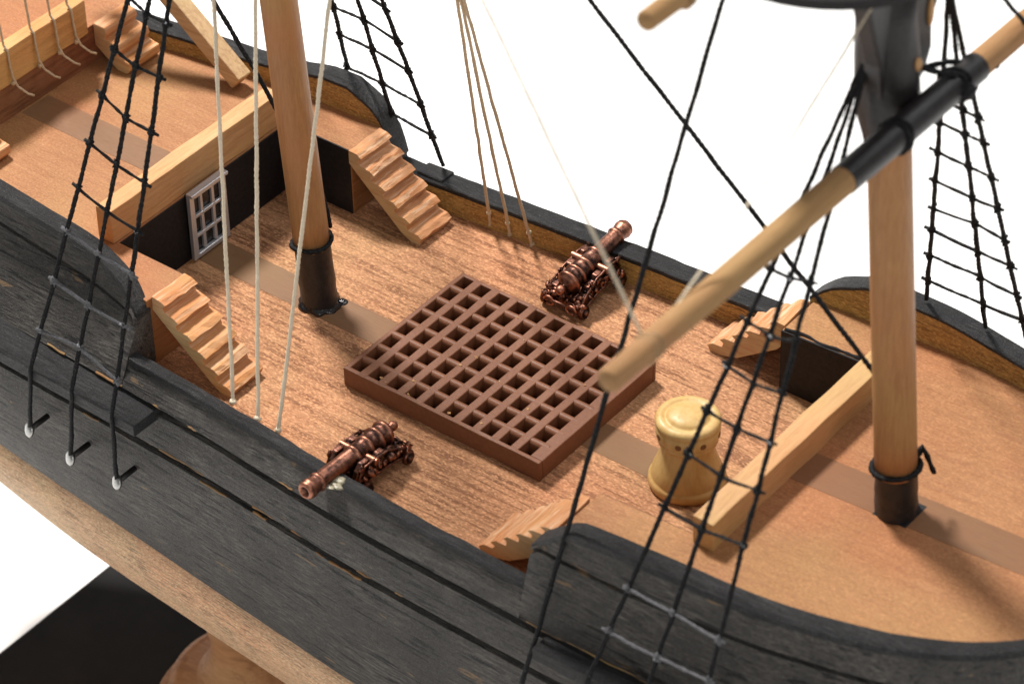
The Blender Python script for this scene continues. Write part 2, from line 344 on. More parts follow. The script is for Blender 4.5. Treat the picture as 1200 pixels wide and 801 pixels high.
# --- waist bulwarks (natural inside) and their black rails
for side in (-1, 1):
    b = MB(); r = MB(); s1, s2 = [], []
    for x in frange(-7.84 if side < 0 else -7.6, 14.24, .5):
        yi = NI(x) if side < 0 else FI(x); k = -side; w = wob(x, side + 3, .03)
        s1.append([Vector((x, yi + w * .5, -.3)), Vector((x, yi + w * .5, 1.17)), Vector((x, yi - k * .32, 1.17)), Vector((x, yi - k * .32, -.3))])
        rw = .50 if side < 0 else CW
        s2.append([Vector((x, yi + k * .05 + w, 1.18)), Vector((x, yi + k * .04 + w * 1.2, ZC - .03 + w)), Vector((x, yi - k * rw * .5, ZC + w)), Vector((x, yi - k * rw + w * 1.5, ZC - .02 + w)), Vector((x, yi - k * (rw + .05) + w * 1.5, 1.24)), Vector((x, yi - k * (rw + .02), 1.10))])
    b.loft(s1); b.build('bulwark', M['bulwark'], ship); r.loft(s2); r.build('rail', M['blackcap'], ship, bevel=.04, smooth='angle')

# --- raised quarterdeck and forecastle bulwarks: inner plank natural, outer planks black, black rail on top
def raised(side, xs, yt, yto, zt, zd, zr, label=None):
    b = MB(); secs = []; rs = []; k = -side
    for x in xs:
        yi = yt(x); yo = yto(x); yb = outn(x) if side < 0 else outf(x); yw = NI(x) if side < 0 else FI(x)
        z = max(zt(x), 1.7); w = wob(x, side + 7, .035); g = .0 + .012 * max(0, -x) + wob(x, side, .03)
        rr = min(zr(x), z - .35); zcap = z - .2
        def lean(zz): t = (zz - g) / (max(zr(-11), 3.0) - g); t = max(0, min(1, t)); return (yb + side * .06) + (yo - yb) * t
        # inner side up, across, outer side down
        sec = [(yi - k * 0, min(zd(x) - .4, zcap)), (yi, zcap), (yo, zcap), (lean(rr) + side * .10, rr + .14), (lean(rr) - side * .22, rr + .03), (lean(rr) - side * .22, rr - .12), (lean(rr) + side * .02, rr - .18), (lean((rr + g) / 2) + side * .05, (rr + g) / 2), (yb + side * .07, g + .15), (yb - side * .5, g + .15), (yi, .2)]
        secs.append([Vector((x, y, zz)) for y, zz in sec])
        rs.append([Vector((x, yi + k * .05 + w * .5, zcap + .005)), Vector((x, yi + k * .03 + w, z - .03)), Vector((x, (yi + yo) / 2, z + w * .5)), Vector((x, yo + side * .04 + w * .5, z - .04)), Vector((x, yo + side * .12, zcap - .1)), Vector((x, yo - side * .1, zcap + .005))])
    b.loft(secs, mis=[0, 1, 1, 1, 1, 1, 1, 1, 1, 1, 1]); b.build('bulwark', [M['bulwark'], M['black']], ship, smooth='angle')
    r = MB(); r.loft(rs); r.build('rail', M['blackcap'], ship, bevel=.03, smooth='angle')
zt_n = tab((-34, 7), (-26, 5.6), (-17, 5.2), (-12, 4.95), (-10.4, 4.78), (-9.7, 4.55), (-9.2, 4.35), (-8.75, 4.1), (-8.35, 3.75), (-8.05, 3.4), (-7.86, 3.1))
zt_f = tab((-34, 6.5), (-26, 5.0), (-20, 4.45), (-16, 4.45), (-13, 4.7), (-11, 5.05), (-9.9, 5.05), (-9.2, 4.75), (-8.6, 4.45), (-8.0, 3.8), (-7.7, 3.0), (-7.45, 1.9))
yt_n = tab((-34, 0), (-30, -1.8), (-26, -2.6), (-20, -3.2), (-15, -3.5), (-12, -3.65), (-9, -4.0), (-8, -4.3))
raised(-1, frange(-29, -9.8, .7) + [-9.5, -9.2, -8.95, -8.7, -8.5, -8.3, -8.15, -8.0, -7.86], yt_n, lambda x: yt_n(x) - .72, zt_n, lambda x: 3.5, tab((-34, 4.8), (-16, 3.55), (-12, 3.3), (-8, 3.05)))
raised(1, frange(-29, -9.8, .7) + [-9.4, -9.0, -8.6, -8.3, -8.0, -7.8, -7.6, -7.45], lambda x: FI(x) - .12, lambda x: FI(x) + .85, zt_f, lambda x: 3.5, lambda x: 3.1)
ZD = lambda x: 3.1 + .05 * max(0, x - 14.4)
zt_a = tab((14.2, 3.35), (14.6, 3.72), (15.3, 4.3), (16.1, 4.84), (16.9, 4.95), (20, 5.15), (25, 5.2), (36, 6.2))
zt_b = tab((14.2, 3.3), (14.6, 3.7), (15.2, 4.2), (16.3, 4.7), (17.2, 5.05), (20, 5.05), (25, 4.8), (36, 5.8))
yt_a = tab((14, -5.75), (18, -5.72), (22, -5.55), (24.4, -5.35), (26.4, -5.0), (28.8, -4.5), (31, -3.75), (33, -2.6), (36, .8))
xf = [14.2, 14.5, 14.8, 15.2, 15.7, 16.2, 16.8] + frange(17.4, 36, .7)
raised(-1, xf, yt_a, lambda x: yt_a(x) - .82, zt_a, ZD, lambda x: 3.3 + .03 * max(0, x - 18))
raised(1, xf, lambda x: FI(x) - .05, lambda x: FI(x) + .85, zt_b, ZD, lambda x: 3.2)

# --- decks
def outline(xs, n_in, f_in): return [(x, NI(x) - n_in) for x in xs], [(x, FI(x) + f_in) for x in xs[::-1]]
b = MB(); a_, c_ = outline(frange(-12, 20, 1), .3, .3); b.prism(a_ + c_, -.6, 0); b.build('deck', M['deck'], ship, label='main deck of open grained reddish wood')
b = MB(); xs = frange(-28.8, -8.9, 1); nn = [(x, yt_n(x) - .25) for x in xs] + [(-7.9, -4.45)]; ff = [(-7.9, FI(-8) + .3)] + [(x, FI(x) + .3) for x in xs[::-1]]
b.prism(nn + [(-7.9, -2.1), (-11.66, -2.1), (-11.66, 8.95), (-7.9, 8.95)] + ff, .004, 3.5, 0, 1)
b.build('deck', [M['deck_fine'], M['wing']], ship, bevel=.05, label='quarterdeck of smooth tan wood, stepped above the main deck')
b = MB(); xs = frange(14.9, 35.5, 1); nn = [(14.4, -6.2)] + [(x, yt_a(x) - .3) for x in xs]; ff = [(x, FI(x) + .2) for x in xs[::-1]] + [(14.4, FI(14) + .3)]
b.prism(nn + ff + [(14.4, 10.2), (19.2, 10.2), (19.2, -2.4), (14.4, -2.4)], .004, 0, 0, 1, zf=lambda x, y: ZD(x))
b.build('deck', [M['deck_fine'], M['wing']], ship, bevel=.05, label='forecastle deck of smooth tan wood around the foremast')
# centre strips let into the decks
for a, c in (((-11.6, 2.26, -.1), (19, 3.98, .014)), ((-21.85, 2.4, 3.3), (-12.2, 4.12, 3.512))):
    b = MB(); b.box(a, c); b.build('centre_strip', M['strip'], ship)
b = MB(); secs = [[Vector((x, 2.42 + .012 * (x - 20), ZD(x) - .2)), Vector((x, 2.42 + .012 * (x - 20), ZD(x) + .014)), Vector((x, 4.3 + .012 * (x - 20), ZD(x) + .014)), Vector((x, 4.3 + .012 * (x - 20), ZD(x) - .2))] for x in frange(20.1, 35, 1)]
b.loft(secs); b.build('centre_strip', M['strip'], ship)
# bulkheads and the black painted sides of the gangways
def panel(name, a, c, mat, label=None):
    b = MB(); b.box(a, c); return b.build(name, mat, ship, bevel=.02, label=label)
panel('bulkhead', (-11.7, -2.08, .0), (-11.6, 8.93, 3.44), M['blackflat'])
panel('side_panel', (-11.5, 8.90, .0), (-7.95, 8.97, 3.508), M['blackflat']); panel('side_panel', (-11.5, -2.12, .0), (-7.95, -2.05, 3.45), M['blackflat'])
b = MB(); b.extr([(14.42, 0.0), (19.15, 0.0), (19.15, ZD(19.2) + .01), (17, ZD(17) + .012), (14.42, ZD(14.4) + .01)], lambda x, z: (x, 10.16, z), lambda x, z: (x, 10.25, z)); b.build('side_panel', M['blackflat'], ship)
b = MB(); b.extr([(14.45, 0.0), (19.15, 0.0), (19.15, ZD(19.2) - .05), (14.45, ZD(14.4) - .05)], lambda x, z: (x, -2.36, z), lambda x, z: (x, -2.44, z)); b.build('side_panel', M['blackflat'], ship)
# jagged black paint line running over the deck edge
b = MB(); b.tube([(14.5, 10.3, 3.12), (15.4, 10.36, 3.17), (16.4, 10.30, 3.22), (17.6, 10.38, 3.27), (19.1, 10.3, 3.36)], .07, 6, wob=.12, sub=.25); b.build('paint_edge', M['blackflat'], ship)
# deck beams
b = MB(); b.longbox((-12.6, -2.35, 3.505), (-11.74, 8.75, 5.2), 1, 22, .05, seed=1); b.build('deck_beam', M['beam'], ship, bevel=.05, label='square natural wood beam across the break of the quarterdeck')
b = MB(); b.longbox((19.12, -2.85, ZD(19.2) + .01), (20.08, 10.1, 4.72), 1, 24, .05, seed=2); b.build('deck_beam', M['beam'], ship, bevel=.05, label='square natural wood beam across the edge of the forecastle deck')
b = MB(); b.prism([(23.95, 2.4), (25.48, 2.4), (25.48, 3.93), (23.95, 3.93)], 3.3, .022, zf=lambda x, y: ZD(x)); b.build('mast_hole', M['blackflat'], ship)

# --- poop: bulkhead, raised deck, varnished rail beam with seized threads, small stairs
b = MB(); xs = frange(-28.8, -22, 1)
b.prism([(x, yt_n(x) - .2) for x in xs] + [(-21.95, -3.1), (-21.95, 10.0)] + [(x, FI(x) + .2) for x in xs[::-1]], 3.5, 5.5, 0, 1)
b.build('deck', [M['deck_fine'], wood('poop_bulkhead_wood', (.27, .12, .065), (.16, .06, .03), 'y', pore=(.07, .02, .01), pore_amt=.5, fibre=8, rough=.3, bstr=.4)], ship, bevel=.05, label='poop deck behind the varnished rail beam')
b = MB(); b.longbox((-22.55, -2.6, 5.28), (-21.84, 7.05, 7.12), 1, 20, .06, seed=5); b.build('deck_beam', M['beam_wet'], ship, bevel=.06, label='varnished beam with white threads glued to it')
# --- staircases
def stairs(xt, xb, y0, y1, zt, n=6, label='', thick=.95):
    b = MB(); d = 1 if xb > xt else -1; run = abs(xb - xt) / n; rise = (zt + .10) / n; poly = []
    for i in range(n):
        x = i * run; z = zt + .10 - i * rise
        poly += [(x - (.06 if i else 0), z), (x + run * .72, z - .05 + .03 * sin(i * 5)), (x + run * 1.12, z - .22), (x + run * .80, z - rise * .62)]
    poly[-1] = (n * run, .22); poly += [(n * run - .10, .0), (n * run - .55, .0)]
    L = Vector((n * run, zt)).length; nx, nz = zt / L, n * run / L
    poly += [(n * run - .55 - .75 * thick + .2, .30), (.35, zt - .75 * thick - .25), (.0, zt - .62 * thick)]
    rg = frange(y0, y1, (y1 - y0) / 5); secs = []
    for k, y in enumerate(rg): secs.append([Vector((xt + d * (px + random.uniform(-.04, .04)), y, pz + (random.uniform(-.035, .035) if pz > .05 else 0))) for px, pz in poly])
    n_ = len(poly); mis = [0] * n_
    b.loft(secs, mis=mis); o = b.build('staircase', [M['stairw'], M['stairside']], ship, bevel=.022, label=label, smooth=False)
    for p in o.data.polygons:
        if abs(p.normal.y) > .8: p.material_index = 1
    return o
stairs(-7.9, -3.95, 8.82, 11.0, 3.5, label='notched wooden stairs down from the quarterdeck beside the far bulwark')
stairs(-7.88, -3.75, -4.15, -2.1, 3.5, label='notched wooden stairs down from the quarterdeck beside the near bulwark')
stairs(14.36, 10.55, 10.45, 12.42, 3.1, label='notched wooden stairs up to the forecastle beside the far bulwark', thick=1.5)
stairs(14.36, 10.55, -5.35, -3.0, 3.1, label='notched wooden stairs up to the forecastle beside the near bulwark', thick=1.5)
def small_stairs(x0, y0, y1, label):
    b = MB()
    prof = [(0, 2.1), (.75, 2.1), (.85, 1.8), (.7, 1.45), (1.45, 1.4), (1.55, 1.1), (1.4, .75), (2.1, .65), (2.15, .3), (1.9, 0.0), (1.3, 0.0), (0, .9)]
    b.extr(prof, lambda x, z: (x0 + x, y0, 3.506 + z), lambda x, z: (x0 + x, y1, 3.506 + z), 0, 1); b.build('staircase', [M['stairw'], M['stairside']], ship, bevel=.06, label=label)
small_stairs(-21.94, 7.45, 9.55, 'short three step wooden stairs up to the poop')
small_stairs(-21.94, -2.9, -.3, 'short wooden stairs cut off by the left edge of the photo')

# --- cast window in the quarterdeck bulkhead
win = MB(); X0 = -11.56; YA, YB, ZA, ZT = 1.97, 4.32, .12, 3.62
fr = .30
for a, c in (((YA, ZA), (YA + fr, ZT)), ((YB - fr, ZA), (YB, ZT)), ((YA + fr, ZA), (YB - fr, ZA + fr * .8)), ((YA + fr, ZT - fr * .9), (YB - fr, ZT))): win.box((X0 + .102, a[0], a[1]), (X0 + .32, c[0], c[1]), jit=.01)
win.box((X0 + .102, YA - .02, ZT - .02), (X0 + .50, YB + .02, ZT + .13), jit=.02)
for y in (2.78, 3.52): win.box((X0 + .102, y - .085, ZA + fr), (X0 + .25, y + .085, ZT - fr), jit=.012)
for z in (1.28, 2.32): win.box((X0 + .102, YA + fr, z - .085), (X0 + .27, YB - fr, z + .085), jit=.012)
wo = win.build('window', M['silver'], ship, bevel=.03, label='grey cast metal window with square panes')
b = MB(); b.box((X0 - .03, YA + .03, ZA + .03), (X0 + .10, YB - .03, ZT - .03)); b.build('pane', plain('window_back', (.035, .034, .036), .22, .6, nscale=2, namt=.8, bstr=.6, bscale=2.2), wo)
# --- channel boards and pins
for (x0, x1, s, z, yo) in ((-20, -5.85, -1, .02, -7.95), (15.6, 27.5, -1, .0, -8.5)):
    b = MB(); b.loft([[Vector((x, (NI(x) - CW + .25), z - .62 + .035 * max(0, -6 - x))), Vector((x, (NI(x) - CW + .25), z + .035 * max(0, -6 - x))), Vector((x, yo, z + .02 + .035 * max(0, -6 - x) + wob(x, 4, .03))), Vector((x, yo, z - .58 + .035 * max(0, -6 - x)))] for x in frange(x0, x1, .8)])
    b.build('channel', M['blackcap'], ship, bevel=.05)
b = MB(); b.loft([[Vector((x, FI(x) + .1, 1.40)), Vector((x, FI(x) + .15, 1.58)), Vector((x, FI(x) + 1.02, 1.56)), Vector((x, FI(x) + 1.04, 1.30))] for x in frange(-6.3, -4.9, .35)]); b.build('channel', M['blackcap'], ship, bevel=.05)
PINS = [(-12.85, -7.55, -3.95), (-10.45, -7.55, -4.35), (-7.65, -7.58, -4.25)]
for p in PINS:
    b = MB(); b.tube([(p[0] , -6.4, p[2]), (p[0], p[1] + .1, p[2])], .13, 8); b.build('pin_shank', M['sleeve'], ship, smooth=True)
    b = MB(); b.lathe([(0, -.16), (.2, -.15), (.33, -.06), (.36, .03), (.30, .10), (.22, .13), (.1, .15), (0, .155)], p, (-.45, -1, .35), 22, bumpy=.10); b.build('pin', M['pin'], ship, smooth=True)

# --- masts
def mast(p0, p1, r0, r1, label, zs, ringz, rings):
    p0 = Vector(p0); p1 = Vector(p1); d = (p1 - p0).normalized()
    at = lambda z: p0 + d * ((z - p0.z) / d.z)
    b = MB(); b.tube([at(zs - .2), p1], r0, 28, sub=1.5, r1=r1); mo = b.build('mast', M['mast'], ship, smooth=True, label=label)
    b = MB(); n = 14; prof = []
    zb = p0.z
    for i in range(n + 1):
        t = i / n; prof.append((r0 * (1.02 - .03 * t), (zs - zb) * t / d.z))
    b.lathe([(0, 0)] + prof + [(r0 * .9, prof[-1][1])], at(zb), d, 28, bumpy=.05); b.build('mast_sleeve', M['sleeve'], mo, smooth='angle')
    for q, (dz, rr) in enumerate(rings):
        b = MB(); c = at(ringz + dz); u = d.orthogonal().normalized(); w = d.cross(u)
        b.tube([c + (u * cos(a) + w * sin(a)) * (r0 + rr * .8) + d * (.06 * sin(2 * a + q) + .08 * cos(a + 2 * q)) for a in [2 * pi * k / 36 for k in range(37)]], rr, 8, twist=9, wob=.05); b.build('rope_collar', M['cord'], mo, smooth=True); return at
m1 = mast((-4.97, 3.1, 0.01), (-8.6, 3.1, 50), .80, .74, 'left wooden mast, leaning aft, standing behind the brown grating', 3.3, 3.3, ((0, .10), (.16, .08)))
m2 = mast((24.63, 3.1, 3.55), (21.8, 3.05, 40), .84, .80, 'right wooden mast standing on the forecastle with black masthead', 5.8, 5.85, ((0, .115), (-.2, .10), (.17, .09)))
for c, r in (((-4.93, 3.1, .04), .90), ((-4.2, 3.7, .02), .24)):
    b = MB(); b.ball(c, r, 30, 12, (1, 1, .42), .28); b.build('glue_blob', M['glue'], ship, smooth=True)
# masthead of the right mast: wrapping, knee, hanging cheek blocks, round top
c = m2(20.9); d2 = (m2(30) - m2(20)).normalized()
b = MB(); b.lathe([(.86, -.3), (.95, .2), (1.12, 1.2), (1.20, 2.2), (1.14, 3.4), (1.08, 5.0), (1.12, 6.6), (0.2, 6.7)], c, d2, 26, bumpy=.16); b.build('masthead_wrapping', M['sleeve'], ship, smooth=True)
b = MB(); q = m2(23.0)
b.extr([(0.6, 4.6), (3.0, 4.6), (2.6, 3.0), (2.05, 1.9), (2.15, .7), (1.75, -.2), (1.25, -.5), (.95, .0), (.9, 1.0)], lambda y, z: (q.x - .35, q.y + y, q.z + z), lambda y, z: (q.x + .45, q.y + y, q.z + z)); b.build('knee', M['sleeve'], ship, bevel=.15, seg=3)
b = MB(); b.extr([(-.7, 4.6), (-2.3, 4.6), (-1.9, 3.4), (-1.3, 1.6), (-1.0, -.8), (-.7, -1.2)], lambda y, z: (q.x - .35, q.y + y, q.z + z), lambda y, z: (q.x + .45, q.y + y, q.z + z)); b.build('knee', M['sleeve'], ship, bevel=.15, seg=3)
for c_, r_, k_ in (((q.x + 1.0, q.y + .2, q.z + 1.2), .2, 1.5), ((q.x + .5, q.y + 1.75, q.z + 2.4), .14, 4.5)):
    b = MB(); b.ball(c_, r_, 10, 8, (1, 1, k_)); b.build('block', M['beam_wet'], ship, smooth=True)
tz = 29.42; tc = m2(tz)
b = MB(); b.lathe([(0, 0), (5.0, 0), (5.25, .12), (5.3, .5), (5.1, .62), (0, .62)], (tc.x - 1.4, tc.y - 1.2, tz), (0, 0, 1), 48); b.build('top_platform', M['blackflat'], ship, smooth='angle')

# ------------------------------------------------------------------ hatch grating
gr = empty('hatch_grating', (4.75, 3.3, 0), 'chocolate brown moulded grating with square holes lying on the main deck', 'grating')
GX0, GX1, GY0, GY1 = -.50, 9.93, -.60, 7.52
b = MB(); t = .22
for a, c in (((GX0, GY0), (GX1, GY0 + t)), ((GX0, GY1 - t), (GX1, GY1)), ((GX0, GY0 + t), (GX0 + t, GY1 - t)), ((GX1 - .62, GY0 + t), (GX1, GY1 - t))): b.longbox((a[0], a[1], .012), (c[0], c[1], .99), 0 if c[0] - a[0] > 2 else 1, 18, .025, seed=a[0] + a[1])
b.build('frame', M['plastic'], gr, bevel=.05, seg=3)
b = MB()
for i in range(9):
    x = .5 + i; b.longbox((x - .205, GY0 + .06, .35), (x + .205, GY1 - .06, 1.0), 1, 14, .03, seed=i)
b.longbox((GX0 + .05, GY0 + .05, .35), (GX0 + .26, GY1 - .05, 1.0), 1, 14, .03, seed=21)
b.build('long_bars', M['plastic'], gr, bevel=.05, seg=3)
b = MB()
for j in range(7):
    y = .5 + j
    b.tube([(GX0 + .1, y, .80), (GX1 - .3, y, .80)], .20, 14, sub=.5, wob=.015)
    b.box((GX0 + .1, y - .197, .3), (GX1 - .3, y + .197, .80))
b.build('cross_bars', M['plastic'], gr, smooth='angle')
b = MB(); b.box((GX0 + .2, GY0 + .2, .02), (GX1 - .2, GY1 - .2, .12)); b.build('hole_shade_plate', plain('hole_shade_brown', (.05, .02, .012), .8), gr)  # dark colour stands in for the shade inside the holes
b = MB()
for i in range(16):
    x, y = random.choice([(random.uniform(-.2, 5), GY0 + .25 + random.uniform(-.12, .15)), (.5 + random.randint(0, 8) + random.uniform(-.1, .1), random.uniform(-.3, 7))]); r = random.uniform(.025, .06); b.ball((x, y, 1.0), r, 6, 4, (1.4, 1, .8), 1.5)
b.build('sawdust_specks', M['beam'], gr)['kind'] = 'stuff'

# ------------------------------------------------------------------ cannons
def make_cannon(loc, sgn, label, L=4.9, tilt=.11):
    """muzzle towards sgn * y"""
    root = empty('cannon', loc, label, 'cannon', 'copper toned cannons on the main deck')
    loc = Vector(loc)
    A = Vector((0, sgn, tilt)).normalized(); o = loc + Vector((0, 0, 1.30))
    pf = [(0, -.34), (.13, -.33), (.22, -.25), (.25, -.12), (.22, .02), (.12, .11), (.13, .17), (.38, .22), (.50, .30), (.56, .40), (.64, .43), (.66, .50), (.64, .57), (.57, .60), (.56, .9), (.59, .95), (.64, .98), (.64, 1.06), (.58, 1.10), (.53, 1.14), (.52, 1.55), (.56, 1.58), (.59, 1.66), (.55, 1.72), (.50, 1.76), (.475, 2.35), (.51, 2.38), (.54, 2.44), (.51, 2.50), (.45, 2.54), (.43, 2.62), (.395, L - .95), (.40, L - .90), (.47, L - .84), (.475, L - .78), (.40, L - .72), (.39, L - .62), (.42, L - .48), (.465, L - .34), (.46, L - .24), (.42, L - .18), (.44, L - .12), (.36, L - .02), (.30, L), (.24, L - .02), (.22, L - .3), (0, L - .3)]
    pf = [(r * (.86 if y < 1.8 else .92), y) for r, y in pf]
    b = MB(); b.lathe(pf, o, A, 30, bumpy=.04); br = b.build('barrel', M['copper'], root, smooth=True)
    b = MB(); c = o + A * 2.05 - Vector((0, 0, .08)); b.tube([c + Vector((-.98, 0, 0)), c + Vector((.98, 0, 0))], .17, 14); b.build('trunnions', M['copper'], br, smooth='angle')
    for k in (-1, 1):
        b = MB(); P = [(-.15, .35), (-.05, .62), (.25, .70), (.35, .98), (.70, 1.00), (.80, 1.24), (1.25, 1.28), (1.4, 1.50), (1.75, 1.52), (1.9, 1.40), (2.2, 1.42), (2.35, 1.62), (2.75, 1.62), (3.05, 1.35), (3.2, .95), (3.25, .45), (2.9, .34), (2.5, .42), (2.0, .46), (1.4, .44), (.8, .36), (.35, .26)]
        x0, x1 = k * .54, k * .78
        b.extr(P, lambda y, z: loc + Vector((x0, sgn * y, z)), lambda y, z: loc + Vector((x1 + .12 * k * (1 - y / 3), sgn * y, z)))
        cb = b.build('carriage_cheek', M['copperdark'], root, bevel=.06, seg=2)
        b = MB()                        # raised edge moulding and scrolls on the cheek
        Q = [(-.1, .45), (.3, .85), (.75, 1.12), (1.3, 1.38), (1.8, 1.42), (2.3, 1.50), (2.8, 1.45), (3.1, 1.0)]
        b.tube([loc + Vector((k * (.84 + .1 * (1 - y / 3)), sgn * y, z)) for y, z in Q], .06, 8, wob=.05, sub=.15)
        Q = [(.2, .35), (.8, .52), (1.5, .64), (2.2, .66), (2.7, .56), (3.1, .50)]
        b.tube([loc + Vector((k * (.86 + .1 * (1 - y / 3)), sgn * y, z)) for y, z in Q], .055, 8, wob=.05, sub=.15)
        for y, z, r in ((.05, .66, .13), (.55, .9, .11), (1.0, 1.3, .12), (1.62, 1.1, .16), (2.3, 1.15, .15), (2.9, 1.45, .14), (1.1, .85, .1), (1.9, .62, .1)): b.ball(loc + Vector((k * .84, sgn * y, z)), r, 8, 6, (.6, 1.2, 1), jit=.9)
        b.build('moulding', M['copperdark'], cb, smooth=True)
        for y, z, r in ((.18, .34, .33), (2.85, .40, .39)):
            w0 = loc + Vector((k * .93, sgn * y, z))
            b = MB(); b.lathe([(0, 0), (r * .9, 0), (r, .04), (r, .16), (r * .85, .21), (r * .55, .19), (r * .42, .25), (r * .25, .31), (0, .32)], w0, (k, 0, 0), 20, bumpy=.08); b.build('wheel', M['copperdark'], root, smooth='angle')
    for y, z in ((.18, .34), (2.85, .40)):
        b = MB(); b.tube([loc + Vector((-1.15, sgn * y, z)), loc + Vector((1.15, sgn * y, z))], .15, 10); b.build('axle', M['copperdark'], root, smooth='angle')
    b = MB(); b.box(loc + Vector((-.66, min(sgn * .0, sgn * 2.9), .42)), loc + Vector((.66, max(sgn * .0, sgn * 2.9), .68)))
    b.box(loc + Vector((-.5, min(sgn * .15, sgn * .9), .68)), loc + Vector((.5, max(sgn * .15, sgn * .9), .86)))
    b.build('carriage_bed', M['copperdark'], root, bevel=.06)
    b = MB()
    for yy in frange(.0, 2.9, .145):
        for xx in (-.95, -.75, -.5, -.25, 0, .25, .5, .75, .95):
            if random.random() < .6: b.ball(loc + Vector((xx + random.uniform(-.1, .1), sgn * (yy + random.uniform(-.08, .08)), .66 + (.35 * max(0, 1 - abs(yy - 1.7) / 1.6) if abs(xx) > .6 else .05) + random.uniform(-.05, .22))), random.uniform(.08, .17), 7, 5, jit=1.2)
    b.tube([loc + Vector((x, sgn * (-.10 - .12 * cos(x * 3)), .50 + .08 * cos(4 * x))) for x in [-.95 + .1 * i for i in range(20)]], .09, 8, wob=.06)
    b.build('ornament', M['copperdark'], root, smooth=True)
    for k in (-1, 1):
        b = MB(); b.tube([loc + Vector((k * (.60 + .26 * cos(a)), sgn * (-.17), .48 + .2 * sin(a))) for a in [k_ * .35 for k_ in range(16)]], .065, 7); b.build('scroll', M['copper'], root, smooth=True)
    return root
make_cannon((3.95, 8.85, 0), 1, 'copper toned cannon behind the grating, muzzle over the far rail', L=4.75)
make_cannon((3.85, -2.7, 0), -1, 'copper toned cannon in front of the grating, muzzle over the near black rail', L=5.45, tilt=.06)
b = MB()
for x, y, r in ((4.3, -6.6, .26), (4.5, -6.95, .2), (4.3, -7.15, .16)): b.ball((x, y, 1.44), r, 12, 7, (1.3, .9, .25), 1.0)
b.build('glue_spot', M['clearglue'], ship, smooth=True)

# ------------------------------------------------------------------ capstan
cp = empty('capstan', (14.75, 3.03, 0), 'turned pale yellow wooden capstan standing on the deck beside the forecastle beam', 'capstan')
prof = [(0, .01), (1.50, .01), (1.57, .05), (1.62, .18), (1.61, .36), (1.55, .47), (1.50, .50), (1.49, .56), (1.46, .75), (1.35, 1.05), (1.22, 1.4), (1.13, 1.75), (1.09, 2.05), (1.10, 2.2), (1.19, 2.30), (1.25, 2.36), (1.26, 2.44), (1.23, 2.50), (1.27, 2.56), (1.31, 2.68), (1.33, 2.85), (1.33, 3.08), (1.28, 3.15), (1.29, 3.19), (1.35, 3.25), (1.35, 3.36), (1.29, 3.48), (1.14, 3.54), (1.02, 3.53), (.97, 3.49), (.90, 3.50), (.85, 3.57), (.76, 3.64), (.5, 3.70), (.25, 3.72), (0, 3.725)]
b = MB(); b.lathe(prof, (14.75, 3.03, 0), (0, 0, 1), 56); b.build('drum', M['box'], cp, smooth=True)
for i in range(8):
    a = radians(-72 + 45 * i); dr = Vector((cos(a), sin(a), 0))
    b = MB(); p = Vector((14.75, 3.03, 2.86)) + dr * 1.24
    b.tube([p, p + dr * .10], .135, 12); b.build('bar_hole', M['hole'], cp)

# ------------------------------------------------------------------ stand
st = empty('display_stand', (-3, 3.2, -27.2), 'black display base plate with a turned brown wooden pedestal under the hull', 'stand')
b = MB(); b.box((-22.0, -9.5, -27.18), (30, 15.9, -25.7)); b.build('base_plate', M['ebony'], st, bevel=.25, seg=3)
for k, px in enumerate((-8.7, 18.0)):
    b = MB(); b.lathe([(0, 0), (4.5, 0), (4.75, .25), (4.85, .8), (4.75, 1.3), (4.5, 1.6), (4.2, 1.7), (4.05, 1.72), (4.02, 2.1), (4.05, 2.35), (3.9, 2.75), (3.5, 3.0), (3.3, 3.02), (3.2, 3.1), (2.6, 3.2), (1.9, 4.2), (1.7, 5.4), (1.9, 6.4), (2.0, 7.0), (0, 7.0)], (px, .4 + 2.8 * k, -25.69), (0, 0, 1), 56)
    b.build('pedestal', M['ped'], st, smooth=True)

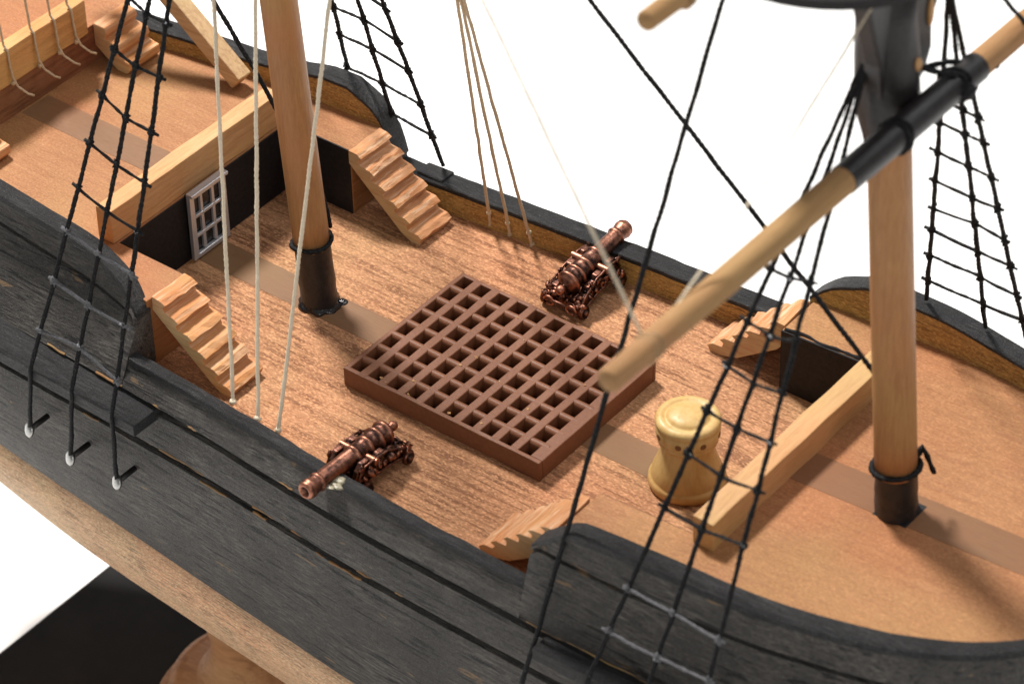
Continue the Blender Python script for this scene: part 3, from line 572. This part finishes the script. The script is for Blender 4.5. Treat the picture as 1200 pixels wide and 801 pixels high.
# ------------------------------------------------------------------ cordage
def sagline(a, b_, n, sag=0.0, side=(0, 0, 0)):
    a = Vector(a); b_ = Vector(b_); return [a.lerp(b_, i / n) + Vector((0, 0, -sag * 4 * (i / n) * (1 - i / n))) + Vector(side) * 4 * (i / n) * (1 - i / n) for i in range(n + 1)]
def line(name, pts, r, mat, label, cat='thread', group=None, twist=12, sub=.12, wobb=None, knots=()):
    mb = MB(); mb.tube(pts, r, 8, twist=twist, amp=.12, sub=sub, wob=r * .35 if wobb is None else wobb)
    for k, kr in knots: mb.ball(k, kr, 8, 6, jit=.5)
    return tag(mb.build(name, mat, None, smooth=True), label, cat, group)
def net(label, shrouds, rows, tails=.3, r=.10, rr=.066, base=None, waxy=.35):
    """shrouds: (bottom, top, extra lower pts); rows: list of per shroud fractions (None = absent)"""
    root = empty('shroud_ladder', shrouds[0][0], label, 'rigging', 'black rope ladders running up to the mastheads')
    P = []
    for a, c, low in shrouds:
        a = Vector(a); c = Vector(c); P.append((a, c)); L = (c - a).length
        mb = MB(); mb.tube([Vector(q) for q in low[::-1]] + sagline(a, c, 24, 0), r, 8, twist=11, amp=.12, sub=.12, wob=.045); mb.build('shroud', M['cord'], root, smooth=True)
    for row in rows:
        pts = [P[i][0].lerp(P[i][1], f) for i, f in enumerate(row) if f is not None]
        if len(pts) < 2: continue
        e0 = pts[0] + (pts[0] - pts[1]).normalized() * tails * random.uniform(.7, 1.3); e1 = pts[-1] + (pts[-1] - pts[-2]).normalized() * tails * random.uniform(.7, 1.3)
        path = [e0]
        for a, c in zip(pts[:-1], pts[1:]): path += sagline(a, c, 6, .012)[:-1]
        path += [pts[-1], e1]
        mb = MB(); mb.tube(path, rr, 7, twist=9, amp=.2, sub=.18, wob=.035)
        for q in pts: mb.ball(q, r * 1.5, 9, 7, (1, 1, 1.35), jit=1.1)
        rt = mb.build('ratline', [M['dusty_lit'] if waxy and max(f for f in row if f is not None) < .23 else M['rat'], M['waxy']], root, smooth=True)
        if random.random() < waxy * .5:
            q = random.choice(pts); mb = MB(); mb.ball(q + Vector((random.uniform(-.08, .08), -.09, random.uniform(-.05, .1))), .065, 7, 5, (1.5, 1, .7), jit=1.6); mb.build('glue_spot', M['waxy'], rt, smooth=True)
    return root
C1 = (-7.46, 2.6, 30.64)
YC = -8.02
A_ = [((-11.7, YC, .30), C1, [(-11.75, YC, .05), PINS[0]]), ((-9.33, YC, .22), C1, [(-9.35, YC, -.1), PINS[1]]), ((-6.99, YC, .12), C1, [(-7.0, YC, -.15), PINS[2]])]
fa = [[.476, .468, .469], [.410, .397, .396], [.341, .331, .327], [.276, .265, .26], [.212, .204, .2], [.137, .129, .128], [.060, .068, .050]]
fa = [[.62, .61, .61], [.55, .54, .54]] + fa
net('black rope ladder over the near side at left, tied to silver pins', A_, fa, waxy=.7)
line('shroud', sagline((-15.2, -7.9, .4), (-16.0, -1.5, 22), 30), .13, M['cord'], 'single black rope cut by the left edge of the photo', 'rope')
B_ = [((-11.08, 12.6, 4.7), (-6.8, 4, 30.3), []), ((-8.07, 12.55, 1.75), (-6.8, 4, 30.3), []), ((-5.53, 12.5, 1.62), (-6.8, 4, 30.3), [])]
fb = [[.25, .36, .345], [.168, .287, .275], [.093, .221, .212], [0.0, .142, .138], [None, .074, .069]]
net('black rope ladder on the far side at left, above the rail', [B_[0], B_[1], B_[2]], fb, r=.10, waxy=0)
line('shroud', sagline((-13.7, 12.0, 4.7), (-7.2, 4.2, 30.3), 20), .11, M['cord'], 'single black rope just right of the left mast, ending on the far rail', 'rope')
C2 = (22.76, 2.4, 25.06)
Cn = [((18.68, -9.1, .43), C2, [(18.3, -8.6, -.4), (18.0, -8.3, -3.5)]), ((21.6, -9.1, 2.15), C2, [(21.2, -8.6, -.4), (21.0, -8.3, -3.5)]), ((24.3, -9.1, 3.75), C2, [(23.7, -8.6, -.4), (23.5, -8.3, -3.5)])]
fc = [[.665, .648, .637], [.586, .558, .545], [.517, .484, .464], [.446, .413, .387], [.378, .337, .31], [.291, .252, .224], [.158, .116, .07], [.087, .043, .004]]
net('black rope ladder on the near side at right, crossing in front of the capstan', Cn, fc, r=.10, waxy=.8)
C3 = (23.64, 6.0, 25.8)
Df = [((19.47, 13.2, 5.2), C3, []), ((22.3, 13.2, 5.1), C3, []), ((24.35, 13.2, 4.85), C3, [])]
fd = [[.674, .669, .67], [.602, .601, .605], [.509, .508, .51], [.414, .414, .423], [.322, .335, .334], [.247, .247, .258], [.16, .165, .169], [.07, .075, .095]]
net('black rope ladder on the far side at right, beyond the right mast', Df, fd, r=.10, waxy=0)

line('backstay', sagline((15.16, -8.6, -2.05), (18.0, .07, 26.23), 20) + [Vector((18.0, .07, 26.23)).lerp(Vector((18.5, 3.2, 37)), 1.0)], .105, M['cord'], 'single black rope from the near rail, passing behind the yard end', 'rope')
line('mainstay', [(-7.6, 3.1, 36.3), (9.88, 3.1, 21.48), (16.03, 3.1, 16.19), (23.1, 3.1, 9.98), (23.6, 3.2, 9.4)], .10, M['cord'], 'long black rope slanting down to the foot of the right mast', 'rope')
line('mizzen_stay', [(-12.5, 3.3, 17.3), (-10.0, 3.3, 13.68), (-7.9, 3.4, 10.64), (-5.2, 4.0, 5.2), (-4.9, 4.0, 3.6)], .10, M['cord'], 'short black rope passing behind the left mast to its collar', 'rope')
line('head_rope', sagline((25, 3.6, 29.5), (25, 13.5, 18.2), 12), .09, M['cord'], 'black rope crossing the yard at the top right corner', 'rope')
# tails at the mast collars
mb = MB(); mb.tube([(-4.60, 3.53, 3.2), (-4.70, 3.50, 4.4), (-4.82, 3.47, 5.5)], .075, 8, twist=5, sub=.2, wob=.06); mb.build('rope_tail', M['cord'], ship, smooth=True)
mb = MB(); mb.tube([(24.95, 3.6, 6.0), (25.1, 3.85, 6.6), (25.3, 4.0, 6.1), (25.55, 4.15, 5.3)], .10, 8, twist=5, sub=.2, wob=.06); mb.ball((25.05, 3.75, 6.35), .16, 8, 6, jit=.8); mb.build('rope_tail', M['cord'], ship, smooth=True)

# tan threads: near bulwark
G1 = 'pale threads tied down to the near bulwark'
for (a, c, lb) in (((-2.5, -5.3, 1.25), (-7.75, 1, 15.78), 'leftmost of the three pale threads over the stairs at left'), ((-1.0, -5.45, 1.2), (-5.4, 1, 16.68), 'middle of the three pale threads over the stairs at left'), ((.2, -5.55, 1.25), (-1.38, 1, 18.24), 'pale thread crossing in front of the left mast')):
    a = Vector(a); c = Vector(c); e = a + (c - a) * 1.9
    line('thread', sagline(a, e, 16, .12), .085, M['pale'], lb, 'thread', G1, knots=[(a, .16)])
G2 = 'tan threads tied to the far bulwark'
for (a, c, lb) in (((-2.31, 11.78, .25), (1.03, 6, 16.51), 'leftmost tan thread tied inside the far bulwark'), ((-1.2, 11.78, .15), (1.21, 6, 16.58), 'middle tan thread tied inside the far bulwark'), ((.0, 11.82, .1), (1.38, 6, 16.65), 'rightmost tan thread tied inside the far bulwark, nearest the cannon')):
    a = Vector(a); c = Vector(c); e = a + (c - a) * 1.3; k = a + (c - a).normalized() * .9
    line('thread', [a + Vector((0, -.1, -.1))] + sagline(a, e, 14, .05), .075, M['tan'], lb, 'thread', G2, knots=[(a, .13), (k, .12)])
# threads glued to the varnished poop beam
G3 = 'threads glued to the varnished beam'
for i, (y, lb) in enumerate(((2.0, 'leftmost'), (3.7, 'second'), (5.0, 'third'), (6.1, 'rightmost'))):
    x = -21.76; top = Vector((x - .9, y + .1, 15))
    line('thread', [top, (x - .25, y, 7.3), (x - .03, y, 7.1), (x, y, 6.4), (x + .02, y + .05, 5.7), (x + .12, y + .2, 5.15), (x + .4, y + .5, 4.7), (x + .5, y + .75, 4.5)], .055, M['tan'], (lb + ' of the four threads glued to the varnished beam') if i in (0, 3) else (lb + ' thread from the left glued to the varnished beam'), 'thread', G3, knots=[((x, y + .08, 5.35), .13)])

# yards: the lower one crosses in front of the right mast, the upper shows only its end
def yard(x, y0, y1, z, r0, rm, label, grp=None):
    root = empty('yard', (x, (y0 + y1) / 2, z), label, 'yard', 'wooden yards on the right mast'); return root
yd = yard(24.35, -15.3, 22, 22.1, .6, .6, 'natural wood yard with black middle, crossing in front of the right mast')
def yz(y): return 22.25 - .008 * (y + 15)
b = MB(); b.lathe([(0, -.02), (.38, 0), (.43, .08), (.45, 1.2), (.47, 2.2), (.50, 6), (.53, 14), (.52, 22), (.50, 28), (.42, 37)], (24.35, -15.35, 22.3), (0, 1, -.008), 26)
b.build('spar', M['yard'], yd, smooth=True)
b = MB(); b.lathe([(.5, -.05), (.565, 0), (.57, 4.5), (.565, 8.6), (.5, 8.65)], (24.35, -1.75, 22.19), (0, 1, -.008), 28, bumpy=.02); b.build('black_sleeve', M['sleeve'], yd, smooth='angle')
def yring(o_, x, y, z, R_, r_, mat, nm):
    b = MB(); b.tube([(x + R_ * cos(a), y + .08 * sin(2 * a), z + R_ * sin(a)) for a in [2 * pi * k / 30 for k in range(31)]], r_, 8, twist=5, wob=.04); b.build(nm, mat, o_, smooth=True)
for y in (1.45, 1.68, 5.3, 5.52): yring(yd, 24.35, y, 22.15, .61, .085, M['cord'], 'lashing')
for P_ in ([(23.1, 3.7, 23.6), (23.9, 4.3, 23.2), (24.5, 5.2, 22.75)], [(23.0, 4.6, 22.7), (23.8, 5.8, 22.7), (24.5, 6.9, 22.3), (24.8, 7.6, 21.9)], [(24.5, 5.2, 21.6), (24.6, 6.2, 21.3), (24.3, 7.4, 21.6)]):
    b = MB(); b.tube(P_, .11, 8, twist=5, sub=.2); b.build('lashing', M['cord'], yd, smooth=True)
b = MB(); b.ball((24.85, 5.3, 22.2), .36, 10, 8, jit=.7); b.build('lashing', M['cord'], yd, smooth=True)
for y in (-13.35, -13.15, -12.95): yring(yd, 24.35, y, 22.27, .46, .05, M['seize'], 'thread_seizing')
yd.location += -CF * .9
y2 = yard(23.0, -11.5, 17, 33.5, .4, .5, 'upper yard of which only a blurred wooden end shows at the top')
b = MB(); b.lathe([(0, -.02), (.33, 0), (.37, .08), (.39, 2.2), (.44, 12), (.46, 16), (.36, 30)], (23.0, -11.5, 33.5), (0, 1, -.02), 24); b.build('spar', M['yard'], y2, smooth=True)
for y in (-9.5, -9.25): yring(y2, 23, y, 33.46, .44, .09, M['seize'], 'thread_seizing')
line('lift', [(24.5, -13.26, 22.5), (24.4, -6, 25.4), (24.0, .6, 28.4)], .05, M['pale'], 'blurred pale thread from the yard end up to the black masthead', 'thread')
line('brace', [(24.4, -13.2, 22.4), (17, -12.05, 32.3), (13.5, -11.5, 37)], .06, M['pale'], 'blurred pale thread running up and left from the yard end', 'thread')
# gaff boom with its end on the quarterdeck
e0 = Vector((-15.0, 9.75, 3.95)); e1 = e0 + (Vector((-18.9, 9.6, 6.89)) - Vector((-15.19, 9.6, 4.02))) * 2.6
t = (e1 - e0).normalized(); u = Vector((0, 1, 0)); w = t.cross(u).normalized()
b = MB(); h = .42; b.loft([[c + (u * i + w * j) * h for i, j in ((-1, -1), (1, -1), (1, 1), (-1, 1))] for c in (e0.lerp(e1, k / 12) for k in range(13))])
tag(b.build('boom', wood('boom_wood', (.62, .43, .24), (.46, .28, .14), 'x', pore=(.33, .18, .08), pore_amt=.45, pore_scale=5, fibre=10, rough=.5, bstr=.3, rot=(0, radians(-38), 0)), None, bevel=.06), 'square wooden boom slanting up from the quarterdeck at the top left', 'boom')
